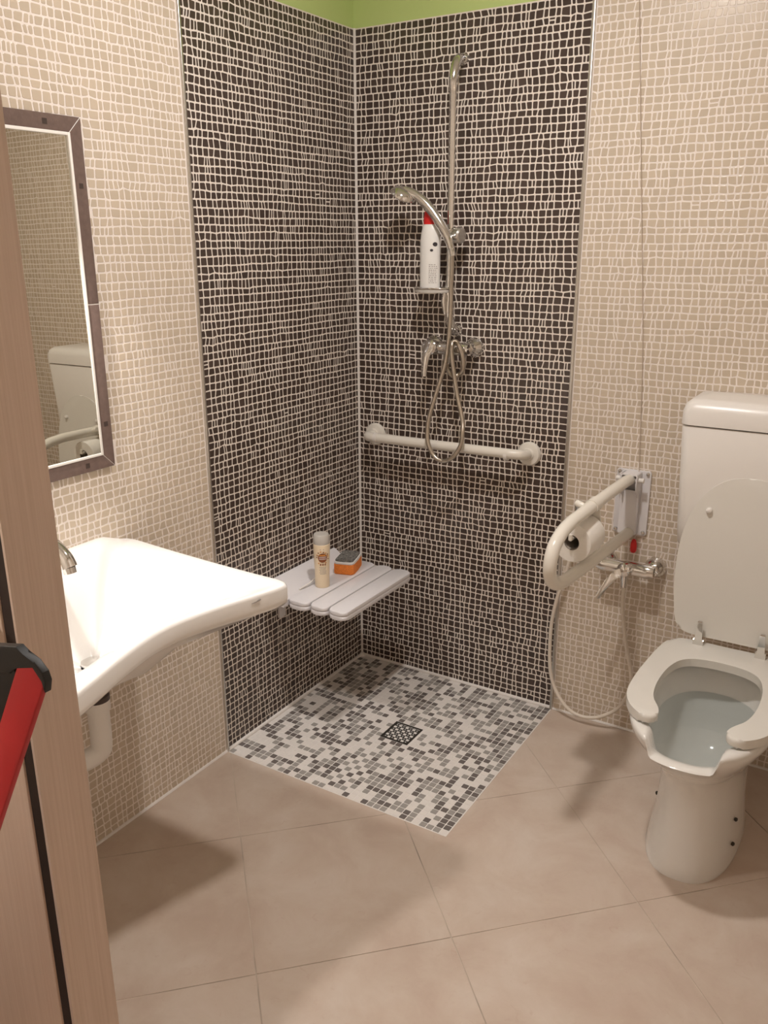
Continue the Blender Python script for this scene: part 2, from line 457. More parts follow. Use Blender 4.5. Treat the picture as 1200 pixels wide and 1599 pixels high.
def mesh_pieces(name, plist, shades, material, flip, parent):
    vs, fs, sh = [], [], []
    F = PF_R if flip else PF
    for pts, s in zip(plist, shades):
        o = len(vs); vs += pts; fs += [tuple(i + o for i in f) for f in F]; sh += [s] * len(F)
    me = bpy.data.meshes.new(name); me.from_pydata(vs, [], fs); me.materials.append(material)
    at = me.attributes.new('shade', 'FLOAT', 'FACE'); at.data.foreach_set('value', sh)
    me.update()
    o = bpy.data.objects.new(name, me); COL.objects.link(o); o.parent = parent
    return o
def hidden(px, py):
    if px < 0 or py < 0 or px > 1200 or py > 1599: return True
    door = 5 + (py - 190) * .13
    if px < door + 3: return True
    if px < 455 and 835 < py < 1130 and (py < 1130 - (px - 120) * .6) and py > 838 + max(0, px - 215) * .29: return True     # washbasin
    if px > 1050 and 615 < py < 1000: return True          # cistern and lid
    if px > 975 and py > 990: return True
    return False
def cover(o0, seed, rect, fn, material, wall, name, flip, nind=300, hole=None):
    cells = mosaic_cells(*rect, seed)
    R = np.random.RandomState(seed + 50); recs = []
    for c in cells:
        cu, cv = sum(p[0] for p in c) / 4, sum(p[1] for p in c) / 4
        if hole and hole[0] < cu < hole[1] and hole[2] < cv < hole[3]: continue
        q = [project(fn(u, v, 0)) for u, v in c]
        if any(z < .1 for _, _, z in q): vis = 0
        else:
            px, py = sum(a[0] for a in q) / 4, sum(a[1] for a in q) / 4
            vis = 0 if hidden(px, py) else area([(a[0], a[1]) for a in q])
        recs.append((vis, piece(c, fn), R.rand()))
    recs.sort(key=lambda r: -r[0])
    k = 0
    for vis, pts, s in recs[:nind]:
        if vis <= 0: break
        mesh_pieces(name, [pts], [s], material, flip, wall); k += 1
    rest = recs[k:]
    o = mesh_pieces(name + 's', [r[1] for r in rest], [r[2] for r in rest], material, flip, wall)
    o['kind'] = 'stuff'
    return o
fl = lambda u, v, h: (h, -u, v)          # left wall: u runs towards the viewer
fb = lambda u, v, h: (u, -h, v)          # back wall
fr = lambda u, v, h: (RX - h, -u, v)     # right wall
cover(None, 11, (.004, SH - .004, .004, H_TILE - .002), fl, M['brown'], wall_left, 'brown_mosaic_tile', True)
cover(None, 12, (SH + .006, -YF - .004, .004, H_TILE + .348), fl, M['beige'], wall_left, 'beige_mosaic_tile', True, hole=(-MIR[1] - .006, -MIR[0] + .006, MIR[2] - .006, MIR[3] + .006))
cover(None, 13, (.004, SH - .006, .004, H_TILE - .002), fb, M['brown'], wall_back, 'brown_mosaic_tile', False)
cover(None, 14, (SH + .006, RX - .004, .004, H_TILE + .348), fb, M['beige'], wall_back, 'beige_mosaic_tile', False)
cover(None, 15, (.004, 1.3, .004, H_TILE + .348), fr, M['beige'], wall_right, 'beige_mosaic_tile', False, nind=0)

# ------------------------------------------------------------------ doorway: jamb, dark gap strip, door leaf
JX1 = .9075
m = MB(); d = .003                                       # the lining leans a little towards its foot
vs = [(JX1 - .003, -2.066, 0), (JX1 + d, -2.066, 0), (JX1 + d, YF + .001, 0), (JX1 - .003, YF + .001, 0), (JX1 - .0035, -2.066, DH), (JX1 - d * .4, -2.066, DH), (JX1 - d * .4, YF + .001, DH), (JX1 - .0035, YF + .001, DH)]
m.add(vs, [(3, 2, 1, 0), (4, 5, 6, 7), (0, 1, 5, 4), (1, 2, 6, 5), (2, 3, 7, 6), (3, 0, 4, 7)]); struct(m.build('trim_6', M['wood'], smooth=0))
m = MB(); m.box((DX1 - .012, -2.066, 0), (DX1, YF + .001, DH)); struct(m.build('trim_7', M['wood'], smooth=0))
m = MB(); m.box((JX1, -2.066, DH - .012), (DX1 - .012, YF + .001, DH)); struct(m.build('trim_8', M['wood'], smooth=0))
m = MB(); m.box((.8845, -2.0645, 0), (.9035, -2.031, DH)); struct(m.build('trim_9', M['gap'], smooth=0))  # dark strip put in so the gap beside the jamb reads dark
door = thing('door_1', 'x', 'x', (.6, -2.05, 0)); del door['label']; del door['category']; door['kind'] = 'structure'
m = MB(); m.box((.02, -2.067, .01), (.884, -2.032, DH - .01), .0015); m.build('door_leaf', M['wood_light'], door, smooth=30)
m = MB(); m.lathe([(.006, 0), (.006, .012), (.009, .016), (.009, .024), (.004, .027)], (.868, -2.067, 1.165), (0, -1, 0), 14)
m.build('door_catch', M['frame_inlay'], door)

# ------------------------------------------------------------------ shower tray with square mosaic
tray = thing('shower_tray', 'square walk-in shower floor of white and grey mosaic in the dark corner', 'shower floor', (SH / 2, -SH / 2, 0))
m = MB(); m.box((0, -SH - .002, -.0025), (SH + .002, 0, -.0005)); m.build('grout_bed', M['chip_grout'], tray, smooth=0)
DR = (.378, .482, -.468, -.360)         # drain hole
NC = 36; pc = (SH - .004) / NC; chips = []
R = np.random.RandomState(5)
for i in range(NC):
    for j in range(NC):
        x0, y1 = .004 + i * pc, -.004 - j * pc; cx, cy = x0 + pc / 2, y1 - pc / 2
        if DR[0] - .008 < cx < DR[1] + .008 and DR[2] - .008 < cy < DR[3] + .008: continue
        chips.append((x0, y1 - pc, cx, cy, R.choice(['chip_white', 'chip_grey', 'chip_dark'], p=[.40, .345, .255])))
chips.sort(key=lambda c: (Vector((c[2], c[3], 0)) - CAM_POS).length)
def chip_mesh():
    m = MB(); g = .0016; a = pc - g; b = .0012
    o8 = [(g + b, g), (a - b, g), (a, g + b), (a, a - b), (a - b, a), (g + b, a), (g, a - b), (g, g + b)]
    return o8
o8 = chip_mesh(); shared = {}
FO8 = [(k, (k + 1) % 8, 8 + (k + 1) % 8, 8 + k) for k in range(8)] + [tuple(8 + k for k in range(8))]
for key in ('chip_white', 'chip_grey', 'chip_dark'):
    me = bpy.data.meshes.new('mosaic_chip'); me.from_pydata([(x, y, -.001) for x, y in o8] + [(x, y, 0) for x, y in o8], [], FO8); me.materials.append(M[key]); shared[key] = me
for c in chips[:300]:
    o = bpy.data.objects.new('mosaic_chip', shared[c[4]]); COL.objects.link(o); o.parent = tray
    o.matrix_parent_inverse = Matrix.Translation(-Vector(tray.location)); o.location = (c[0], c[1], .0002 + R.uniform(0, .0003))
m = MB(); keys = ['chip_white', 'chip_grey', 'chip_dark']
for c in chips[300:]:
    m.add([(c[0] + x, c[1] + y, -.001) for x, y in o8] + [(c[0] + x, c[1] + y, .0003) for x, y in o8], FO8, keys.index(c[4]))
o = m.build('mosaic_chips', [M[k] for k in keys], tray, smooth=0, fix=False); o['kind'] = 'stuff'

dr = thing('floor_drain', 'small dark square metal drain grate in the middle of the shower mosaic', 'drain', (.43, -.414, 0))
m = MB(); w = .007
x0, x1, y0, y1 = DR
for lo, hi in (((x0, y0, -.006), (x1, y0 + w, .001)), ((x0, y1 - w, -.006), (x1, y1, .001)), ((x0, y0 + w, -.006), (x0 + w, y1 - w, .001)), ((x1 - w, y0 + w, -.006), (x1, y1 - w, .001))): m.box(lo, hi)
m.build('rim', M['dark_metal'], dr, smooth=0)
m = MB(); m.box((x0 + w, y0 + w, -.006), (x1 - w, y1 - w, -.0014)); m.build('sump', M['black'], dr, smooth=0)
m = MB(); n = 7; st = (x1 - x0 - 2 * w) / n
for i in range(n):
    for j in range(n):
        cx, cy = x0 + w + (i + .5) * st, y0 + w + (j + .5) * st
        r1, r0 = st * .49, st * .24
        if (i + j) % 2: continue
        q = [(cx + r1 * math.cos(a), cy + r1 * math.sin(a)) for a in np.linspace(0, 2 * PI, 12, endpoint=False)]
        p = [(cx + r0 * math.cos(a), cy + r0 * math.sin(a)) for a in np.linspace(0, 2 * PI, 12, endpoint=False)]
        m.loft([[(x, y, -.0012) for x, y in q], [(x, y, .0006) for x, y in q], [(x, y, .0006) for x, y in p], [(x, y, -.0012) for x, y in p]], False, False)
for i in range(n + 1):
    t = x0 + w + i * st; m.box((t - .0009, y0 + w, -.0013), (t + .0009, y1 - w, .0001)); t = y0 + w + i * st; m.box((x0 + w, t - .0009, -.0013), (x1 - w, t + .0009, .0001))
m.build('grate', M['dark_metal'], dr, smooth=0)

# ------------------------------------------------------------------ washbasin
Y0B = -1.455; XB = .238
basin = thing('washbasin', 'wide white ceramic washbasin with concave front under the mirror', 'washbasin', (0, Y0B, .82))
half = [(0, .326), (.02, .333), (.06, .334), (.14, .331), (.25, .329), (.36, .328), (.46, .329), (.52, .331), (.545, .322), (.552, .304), (.545, .275), (.530, .22), (.512, .16), (.495, .09), (.485, .03)]
full = half + [(x, -u) for x, u in half[::-1]]
full = spline(full, 6)
poly = np.array(full)
NB = 144
def ray_hit(th):
    d = np.array([math.cos(th), math.sin(th)]); o = np.array([XB, 0.0]); best = 0
    for i in range(len(poly)):
        a, b = poly[i] - o, poly[(i + 1) % len(poly)] - o
        e = b - a; den = d[0] * e[1] - d[1] * e[0]
        if abs(den) < 1e-12: continue
        t = (a[0] * e[1] - a[1] * e[0]) / den; s = (a[0] * d[1] - a[1] * d[0]) / den
        if t > 0 and -1e-6 <= s <= 1 + 1e-6: best = max(best, t)
    return best
# angles refined at the horns
ths = np.linspace(0, 2 * PI, NB, endpoint=False)
rad = np.array([ray_hit(t) for t in ths])
OX, OU = XB + rad * np.cos(ths), rad * np.sin(ths)
def zr(x, u):
    return .822 + .012 * (1 - x / .5) + .026 * sm(.13, .05, x) * sm(.33, .24, abs(u))
def loop_scaled(f, dz, fx=None):
    L = []
    for k in range(NB):
        x, u = XB + (OX[k] - XB) * f[k], OU[k] * f[k]
        L.append((x, Y0B + u, zr(OX[k], OU[k]) * 1.0 + dz(k, x, u)))
    return L
one = np.ones(NB)
def ins(d): return np.clip((rad - d) / rad, .05, 1)
BOT = .640
loops = []
loops.append([(XB + .035 * math.cos(t), Y0B + .035 * math.sin(t), BOT - .03) for t in ths])
loops.append([(XB + (OX[k] - XB) * .25, Y0B + OU[k] * .25, BOT - .006) for k in range(NB)])
loops.append([(XB + (OX[k] - XB) * .42, Y0B + OU[k] * .42, BOT + .052) for k in range(NB)])
loops.append(loop_scaled(ins(.045), lambda k, x, u: -.060))
loops.append(loop_scaled(ins(.012), lambda k, x, u: -.052))
loops.append(loop_scaled(ins(.002), lambda k, x, u: -.044))
loops.append(loop_scaled(one, lambda k, x, u: -.034))
loops.append(loop_scaled(one, lambda k, x, u: -.009))
loops.append(loop_scaled(ins(.003), lambda k, x, u: -.0025))
loops.append(loop_scaled(ins(.010), lambda k, x, u: 0.0))
# inner bowl: rim width differs round the edge (a deep ledge for the tap at the wall)
rimw = np.array([.020 + .070 * sm(.18, .02, OX[k]) + .012 * sm(.2, .3, abs(OU[k])) for k in range(NB)])
loops.append(loop_scaled(ins(rimw), lambda k, x, u: -.001))
inner = ins(rimw)
for s, d in ((.05, .007), (.12, .016), (.25, .034), (.40, .068), (.55, .104), (.68, .140), (.8, .160), (.9, .171)):
    L = []
    for k in range(NB):
        f = inner[k] * (1 - s) + .0
        hornness = sm(.26, .36, rad[k])
        dd = d * (1 - .45 * hornness * (1 - s))
        x, u = XB + (OX[k] - XB) * f, OU[k] * f
        L.append((x, Y0B + u, zr(OX[k], OU[k]) * (1 - s) + .834 * s - dd))
    loops.append(L)
loops.append([(XB - .005 + .026 * math.cos(t), Y0B + .026 * math.sin(t), .834 - .176) for t in ths])
m = MB(); m.loft(loops, True, True); bb = m.build('bowl', M['ceramic'], basin, smooth=50)
# drain ring and plug
dx, dy, dz = XB - .005, Y0B, .658
m = MB(); m.lathe([(.012, -.002), (.034, -.001), (.035, .002), (.029, .004), (.023, .0035)], (dx, dy, dz), n=32); m.build('drain_ring', M['chrome'], basin)
m = MB(); m.lathe([(.018, .002), (.029, .0042), (.0255, .0062), (.018, .0062)], (dx, dy, dz), n=32); m.build('drain_gap', M['black'], basin)
m = MB(); m.lathe([(.010, .0), (.010, .010), (.025, .011), (.0265, .015), (.025, .0185), (.012, .0205), (.001, .021)], (dx, dy, dz), n=32); m.build('drain_plug', M['chrome'], basin)
# maker mark on the apron
m = MB()
kk = min(range(NB), key=lambda k: abs(OU[k] - .215) + (10 if OX[k] < .45 else 0))
pA = Vector((OX[kk], Y0B + OU[kk], 0)); pB = Vector((OX[kk - 1], Y0B + OU[kk - 1], 0)); tg = (pA - pB).normalized(); nn = Vector((tg.y, -tg.x, 0))
if nn.x < 0: nn = -nn
org = pA + nn * .0012 + Vector((0, 0, .806))
for (a0, h0, a1, h1, w) in ((-.014, -.0014, 0, .0, .0011), (0, 0, .010, .0035, .0022)):
    A, B = org + tg * a0 + Vector((0, 0, h0)), org + tg * a1 + Vector((0, 0, h1))
    m.tube([A, B], [w * .45, w], 6)
m.build('maker_mark', M['logo'], basin)

# tap
tap = thing('basin_tap', 'chrome single lever tap on the back ledge of the washbasin', 'tap', (.055, Y0B, .858))
tz = .852
m = MB(); m.lathe([(.027, 0), (.027, .006), (.022, .012), (.021, .075), (.023, .085), (.020, .10), (.002, .104)], (.052, Y0B, tz - .001), n=24); m.build('body', M['chrome'], tap)
sp = spline([(.055, Y0B, tz + .062), (.10, Y0B, tz + .088), (.145, Y0B, tz + .088), (.180, Y0B, tz + .066), (.192, Y0B, tz + .042)], 6)
m = MB(); m.tube(sp, [.019 - .003 * sm(0, 12, i) + .003 * sm(16, 24, i) for i in range(len(sp))], 16); m.tube([(.192, Y0B, tz + .043), (.195, Y0B, tz + .030)], .0145, 16); m.build('spout', M['chrome'], tap)
sp = spline([(.05, Y0B, tz + .095), (.07, Y0B, tz + .135), (.11, Y0B, tz + .16)], 5)
m = MB(); m.tube(sp, [.011 - .0004 * i for i in range(len(sp))], 12); m.build('lever', M['chrome'], tap)

# waste pipe below
wp = thing('waste_pipe', 'white plastic waste trap pipe hanging under the washbasin', 'pipe', (dx, Y0B, .45))
m = MB(); m.lathe([(.030, .0), (.030, .012), (.026, .016), (.026, .03)], (dx, Y0B, .580), n=24); m.build('collar', M['frame_inlay'], wp)
sp = spline([(dx, Y0B, .585), (dx, Y0B, .54), (dx, Y0B, .48), (dx - .004, Y0B - .006, .445), (dx - .03, Y0B - .045, .425), (dx - .07, Y0B - .10, .42), (dx - .14, Y0B - .10, .43), (.004, Y0B - .10, .44)], 6)
m = MB(); m.tube(sp, .0245, 20); m.lathe([(.029, 0), (.029, .035)], (dx, Y0B, .555), n=22); m.build('trap', M['plastic'], wp)

# ------------------------------------------------------------------ mirror with tiled frame
y0, y1, z0, z1 = MIR; FW = .034; D = .013
mir = thing('wall_mirror', 'tall mirror framed in brown tile strips above the washbasin', 'mirror', (0, (y0 + y1) / 2, z0))
ZS = 1.435                             # butt joint in the right hand strip
def strip(name, pts): # pts in (y,z)
    m = MB(); m.outline(pts, 0.0, D, .0015, X=(0, 1, 0), Y=(0, 0, 1), Z=(1, 0, 0)); return m.build(name, M['frame_tile'], mir, smooth=30)
e = .0009
strips = [strip('frame_tile', [(y1 - FW, z0 + FW + e), (y1, z0 + e), (y1, ZS - e), (y1 - FW, ZS - e)]),
          strip('frame_tile', [(y1 - FW, ZS + e), (y1, ZS + e), (y1, z1 - e), (y1 - FW, z1 - FW - e)]),
          strip('frame_tile', [(y0 + FW, z0 + FW + e), (y0 + FW, ZS - e), (y0, ZS - e), (y0, z0 + e)]),
          strip('frame_tile', [(y0 + FW, ZS + e), (y0 + FW, z1 - FW - e), (y0, z1 - e), (y0, ZS + e)]),
          strip('frame_tile', [(y0 + e, z0), (y1 - e, z0), (y1 - FW - e, z0 + FW), (y0 + FW + e, z0 + FW)]),
          strip('frame_tile', [(y0 + FW + e, z1 - FW), (y1 - FW - e, z1 - FW), (y1 - e, z1), (y0 + e, z1)])]
m = MB(); m.box((0, y0 + .001, z0 + .001), (.004, y1 - .001, z1 - .001)); m.box((0, y1 - FW, ZS - .003), (D - .001, y1, ZS + .003))
for (a, b) in (((y1, z0), (y1 - FW, z0 + FW)), ((y1, z1), (y1 - FW, z1 - FW)), ((y0, z0), (y0 + FW, z0 + FW)), ((y0, z1), (y0 + FW, z1 - FW))):
    m.tube([(D - .0025, a[0], a[1]), (D - .0025, b[0], b[1])], .0016, 6)
m.build('backing_grout', M['white_strip'], mir, smooth=0)
# small dark inlays in the strips
for (yy, zz, w) in ((y1 - .017, 1.70, .0055), (y1 - .017, 1.145, .006), (-1.232, z0 + .017, .006), (-1.60, z0 + .017, .006), (-1.245, z1 - .017, .006), (-1.62, z1 - .017, .006)):
    par = min(strips, key=lambda s: abs(sum(v.co.y for v in s.data.vertices) / len(s.data.vertices) - yy) + abs(sum(v.co.z for v in s.data.vertices) / len(s.data.vertices) - zz))
    m = MB(); m.box((D - .001, yy - w, zz - w), (D + .0006, yy + w, zz + w)); m.build('inlay', M['frame_inlay'], par, smooth=0)
# white edge strip round the glass
m = MB(); a0, a1, b0, b1 = y0 + FW, y1 - FW, z0 + FW, z1 - FW; w = .007
for lo, hi in (((.004, a1 - w, b0), (D + .002, a1, b1)), ((.004, a0, b0), (D + .002, a0 + w, b1)), ((.004, a0 + w, b0), (D + .002, a1 - w, b0 + w)), ((.004, a0 + w, b1 - w), (D + .002, a1 - w, b1))): m.box(lo, hi, .001)
m.build('edge_strip', M['white_strip'], mir, smooth=30)
gx = lambda y, z: .0092 + .0093 * (y - (a0 + a1) / 2) - .0063 * (z - (b0 + b1) / 2)      # the glass sits a few millimetres out of true
cs = [(a0 + w, b0 + w), (a1 - w, b0 + w), (a1 - w, b1 - w), (a0 + w, b1 - w)]
m = MB(); m.loft([[(gx(y, z) - .0008, y, z) for y, z in cs], [(gx(y, z), y, z) for y, z in cs]]); m.build('glass', M['mirror'], mir, smooth=0)

# ------------------------------------------------------------------ lamps
def add_light(name, loc, power, radius, parent, spot=None):
    d = bpy.data.lights.new(name, 'SPOT' if spot else 'POINT'); d.energy = power; d.color = LIGHT_COL; d.shadow_soft_size = radius
    if spot: d.spot_size = math.radians(spot); d.spot_blend = .6
    o = bpy.data.objects.new(name, d); COL.objects.link(o); o.parent = parent; o.matrix_parent_inverse = Matrix.Translation(-Vector(parent.location)); o.location = loc
    return o
def ceiling_lamp(label, p, w, r):
    t = thing('ceiling_lamp', label, 'lamp', (p[0], p[1], H_CEIL))
    m = MB(); m.lathe([(.10, 0), (.10, -.014), (.09, -.02), (.03, -.02)], (p[0], p[1], H_CEIL), n=32); m.build('base', M['plastic'], t)
    m = MB(); m.lathe([(.085, -.018), (.088, -.03), (.08, -.046), (.055, -.058), (.002, -.064)], (p[0], p[1], H_CEIL), n=32, c0=True); m.build('shade', M['globe'], t)
    d = bpy.data.lights.new('bulb', 'AREA'); d.shape = 'DISK'; d.size = 2 * r; d.energy = w; d.color = LIGHT_COL     # the shade throws its light downwards
    o = bpy.data.objects.new('bulb', d); COL.objects.link(o); o.parent = t; o.matrix_parent_inverse = Matrix.Translation(-Vector(t.location)); o.location = (p[0], p[1], H_CEIL - .07)
    return t
ceiling_lamp('round opal ceiling lamp over the middle of the bathroom floor', CEIL_LAMP, CEIL_W, .055)
hx, hy, hz = HALL_FILL  # fill light for the door leaf, given an invented wall fitting
hl = thing('hall_fill_lamp', 'added round opal fill lamp, unseen on the left hall wall, brightening the door leaf', 'lamp', (0, hy, hz))
m = MB(); m.lathe([(.09, 0), (.09, .014), (.08, .02), (.03, .02)], (0, hy, hz), (1, 0, 0), n=32); m.build('base', M['plastic'], hl)
m = MB(); m.lathe([(.075, .018), (.078, .03), (.07, .046), (.045, .056), (.002, .06)], (0, hy, hz), (1, 0, 0), n=32); m.build('shade', M['globe'], hl)
add_light('bulb', (hx + .05, hy, hz), HALL_FILL_W, .05, hl)
px, py, pz = MIRROR_LAMP
ml = thing('mirror_lamp', 'small chrome lamp on an arm above the mirror', 'lamp', (0, py, 1.90))
m = MB(); m.box((.002, py - .05, 1.875), (.016, py + .05, 1.925), .004); m.build('wall_plate', M['chrome'], ml)
m = MB(); m.tube(spline([(.016, py, 1.90), (.06, py, 1.93), (px, py, 1.915), (px, py, 1.885)], 6), .006, 10); m.build('arm', M['chrome'], ml)
m = MB(); m.lathe([(.012, .075), (.018, .068), (.045, .018), (.046, .018), (.043, .020), (.015, .066), (.010, .070)], (px, py, pz), n=28, c0=True, c1=True); m.build('shade', M['chrome_soft'], ml)
m = MB(); m.lathe([(.006, .062), (.010, .05), (.012, .036), (.009, .026), (.001, .022)], (px, py, pz), n=18); m.build('bulb', M['globe'], ml)
add_light('bulb_light', (px, py, pz), MIRROR_W, .035, ml, spot=106)

# ------------------------------------------------------------------ shower rail with its slider
rx, ry = .395, -.06
rail = thing('shower_rail', 'tall vertical chrome shower rail on the dark mosaic wall', 'shower rail', (rx, 0, 1.33))
m = MB(); m.tube([(rx, ry, 1.36), (rx, ry, 2.02)], .0115, 20); m.build('rail', M['chrome'], rail)
for nm, zz, s in (('top_bracket', 2.05, 1), ('bottom_bracket', 1.345, -1)):
    m = MB(); sp = spline([(rx, ry, zz - .045 * s), (rx, ry, zz - .01 * s), (rx + .002, ry + .012, zz + .03 * s), (rx + .002, ry + .035, zz + .05 * s), (rx + .002, 0, zz + .052 * s)], 6)
    m.tube(sp, [.013 + .002 * math.sin(i / (len(sp) - 1) * PI) for i in range(len(sp))], 18)
    m.lathe([(.019, 0), (.019, .006), (.014, .012)], (rx + .002, 0, zz + .052 * s), (0, -1, 0), 20)
    m.build(nm, M['chrome'], rail)
m = MB(); m.lathe([(.019, -.02), (.021, -.012), (.021, .012), (.019, .02)], (rx, ry, 1.590), n=24); m.tube([(rx, ry, 1.59), (rx + .026, ry - .01, 1.59)], .017, 18)
m.tube([(rx, ry, 1.59), (rx + .01, ry - .04, 1.585)], .014, 14)
sl = m.build('slider', M['chrome'], rail)
m = MB(); n = 40
m.lathe([(.018, .022), (.024, .026), (.024, .046), (.019, .051), (.002, .052)], (rx, ry - .004, 1.592), (1, -.25, 0), 22); m.build('knob', M['chrome_soft'], sl)

# hand shower
hs = thing('hand_shower', 'chrome hand shower head clipped in the rail slider', 'shower head', (.41, -.10, 1.56))
sp = spline([(.421, -.105, 1.553), (.408, -.103, 1.585), (.380, -.103, 1.628), (.345, -.106, 1.672), (.312, -.112, 1.703), (.285, -.118, 1.719), (.262, -.121, 1.727)], 6)
m = MB(); m.tube(sp, [.0115 + .004 * sm(0, 12, i) - .001 * sm(18, 30, i) for i in range(len(sp))], 16); m.build('handle', M['chrome'], hs)
hd = Vector((-.50, .12, -.85)).normalized(); hc = Vector((.258, -.122, 1.716))
m = MB(); m.lathe([(.002, -.020), (.018, -.019), (.032, -.012), (.041, .0), (.042, .006), (.038, .009)], hc, hd, 30); hb = m.build('head', M['chrome'], hs)
m = MB(); m.lathe([(.0365, .007), (.035, .0105), (.002, .012)], hc, hd, 30)
u = hd.cross(Vector((0, 0, 1))).normalized(); v = hd.cross(u)
for rr, cnt in ((.010, 6), (.020, 12), (.029, 18)):
    for k in range(cnt):
        a = 2 * PI * k / cnt; m.lathe([(.0016, .010), (.0012, .014)], hc + (u * math.cos(a) + v * math.sin(a)) * rr, hd, 6)
m.build('spray_face', M['grey_plastic'], hb)

# hose with its two loops
hp = spline([(.424, -.104, 1.552), (.420, -.094, 1.50), (.416, -.09, 1.438), (.416, -.09, 1.374), (.411, -.09, 1.275), (.399, -.09, 1.191), (.374, -.10, 1.097), (.357, -.115, 1.018), (.353, -.12, .965), (.361, -.125, .925), (.383, -.125, .889), (.415, -.125, .876), (.452, -.125, .894), (.479, -.12, .938), (.481, -.115, .978), (.472, -.10, 1.017), (.447, -.09, 1.092), (.434, -.09, 1.159), (.425, -.095, 1.236), (.435, -.10, 1.268), (.449, -.095, 1.259), (.463, -.09, 1.219), (.462, -.085, 1.182), (.441, -.075, 1.158), (.415, -.07, 1.155), (.396, -.066, 1.175), (.391, -.062, 1.208)], 26)
rr = [.0072 + (.0007 if i % 2 else -.0004) for i in range(len(hp))]
hose = thing('shower_hose', 'ribbed metal shower hose hanging in a long loop over the white bar', 'hose', (.41, -.1, .87))
m = MB(); m.tube(hp, rr, 10); m.build('ribbed_tube', M['hose'], hose, smooth=80)
m = MB(); m.lathe([(.010, -.014), (.0105, .012), (.008, .016)], (.424, -.104, 1.545), (-.2, 0, 1), 16); m.lathe([(.0105, -.016), (.0105, .008)], (.391, -.062, 1.206), n=12); m.build('hose_nut', M['chrome'], hose)

# mixer
mx = thing('shower_mixer', 'chrome wall mixer with lever below the shower rail', 'tap', (.385, 0, 1.235))
for i, X in enumerate((.312, .462)):
    m = MB(); m.lathe([(.034, 0), (.034, .006), (.030, .014), (.022, .024), (.018, .03)], (X, 0, 1.24), (0, -1, 0), 30)
    m.lathe([(.017, .028), (.020, .032), (.020, .052), (.016, .056)], (X, 0, 1.24), (0, -1, 0), 6); m.build('escutcheon', M['chrome'], mx)
m = MB(); m.tube([(.305, -.062, 1.24), (.325, -.062, 1.24), (.34, -.062, 1.24), (.44, -.062, 1.24), (.452, -.062, 1.24), (.472, -.062, 1.24)], [.019, .023, .021, .021, .023, .019], 22)
m.lathe([(.013, 0), (.013, .028), (.010, .032)], (.391, -.062, 1.226), (0, 0, -1), 16); m.build('body', M['chrome'], mx)
m = MB(); m.lathe([(.022, 0), (.025, .008), (.024, .026), (.016, .034), (.002, .036)], (.352, -.076, 1.243), (-.15, -1, .1), 24)
sp = spline([(.349, -.105, 1.248), (.345, -.118, 1.225), (.341, -.122, 1.19), (.340, -.124, 1.153)], 6)
L = []
for i, p in enumerate(sp):
    w = .018 - .009 * i / (len(sp) - 1); L.append([(p[0] + w * math.cos(a), p[1] + .008 * math.sin(a), p[2]) for a in np.linspace(0, 2 * PI, 14, endpoint=False)])
m.loft(L); m.build('lever', M['chrome'], mx)

# soap dish on the rail and the white bottle in it
sd = thing('soap_dish', 'small clear and chrome soap dish clamped to the shower rail', 'soap dish', (.345, -.08, 1.42))
dpts = [(.345 + .062 * math.cos(a), -.085 + .036 * math.sin(a)) for a in np.linspace(0, 2 * PI, 28, endpoint=False)]
m = MB(); m.outline(dpts, 1.418, 1.4285, .002); m.build('dish', M['clear'], sd)
m = MB(); m.tube([(x, y, 1.4315) for x, y in dpts], .003, 8, closed=True); m.tube([(.385, -.085, 1.425), (rx, ry, 1.425)], .006, 10); m.tube([(rx - .008, ry - .014, 1.43), (rx - .012, ry - .016, 1.39), (rx - .008, ry - .014, 1.35)], [.007, .009, .005], 10)
m.lathe([(.0165, -.014), (.0165, .014)], (rx, ry, 1.425), n=20); m.build('clamp', M['chrome'], sd)
bo = thing('shampoo_bottle', 'white bottle with red cap standing in the soap dish', 'bottle', (.337, -.085, 1.43))
bx, by = .337, -.086
m = MB(); m.lathe([(.030, 1.4295), (.0345, 1.433), (.0345, 1.53), (.034, 1.575), (.031, 1.60), (.0265, 1.618), (.0225, 1.626), (.02, 1.628)], (bx, by, 0), n=36, sx=.72, sy=1.0)
m.build('body', M['bottle_white'], bo)
m = MB(); m.lathe([(.0235, 1.626), (.0235, 1.640), (.021, 1.662), (.018, 1.667), (.004, 1.668)], (bx, by, 0), n=32, sx=.72, sy=1.0); m.build('cap', M['red_plastic'], bo)
def ell(a, z, rx_, ry_, cx, cy, off=.0005): return (cx + (rx_ + off) * math.cos(a), cy + (ry_ + off) * math.sin(a), z)
def curved(m, shape, cx, cy, rx_, ry_, a0, zc, mi=0):
    """flat print wrapped on a round body; shape in metres (across, up)"""
    vs = [ell(a0 + s / ry_, zc + t, rx_, ry_, cx, cy) for s, t in shape]; m.add(vs, [tuple(range(len(vs)))], mi)
disc = lambda r, cx=0, cz=0, n=14, sy=1: [(cx + r * math.cos(t), cz + r * sy * math.sin(t)) for t in np.linspace(0, 2 * PI, n, endpoint=False)]
rect = lambda x0, z0, x1, z1: [(x0, z0), (x1, z0), (x1, z1), (x0, z1)]
m = MB(); a0 = -PI / 2 + .62
RW = np.random.RandomState(3)
for i in range(11):
    z = 1.448 + i * .0055; x = -.009
    while x < .010:
        w = RW.uniform(.0012, .004); curved(m, rect(x, z, x + w, z + .0024), bx, by, .0345, .0249, a0, 0); x += w + RW.uniform(.0008, .003)
m.build('small_print', M['print_grey'], bo, smooth=0, fix=False)
m = MB(); curved(m, disc(.0065, .006, 1.566), bx, by, .0345, .0249, a0, 0); curved(m, disc(.004, -.003, 1.548), bx, by, .0346, .025, a0, 0); m.build('round_badge', M['print_dark'], bo, smooth=0, fix=False)

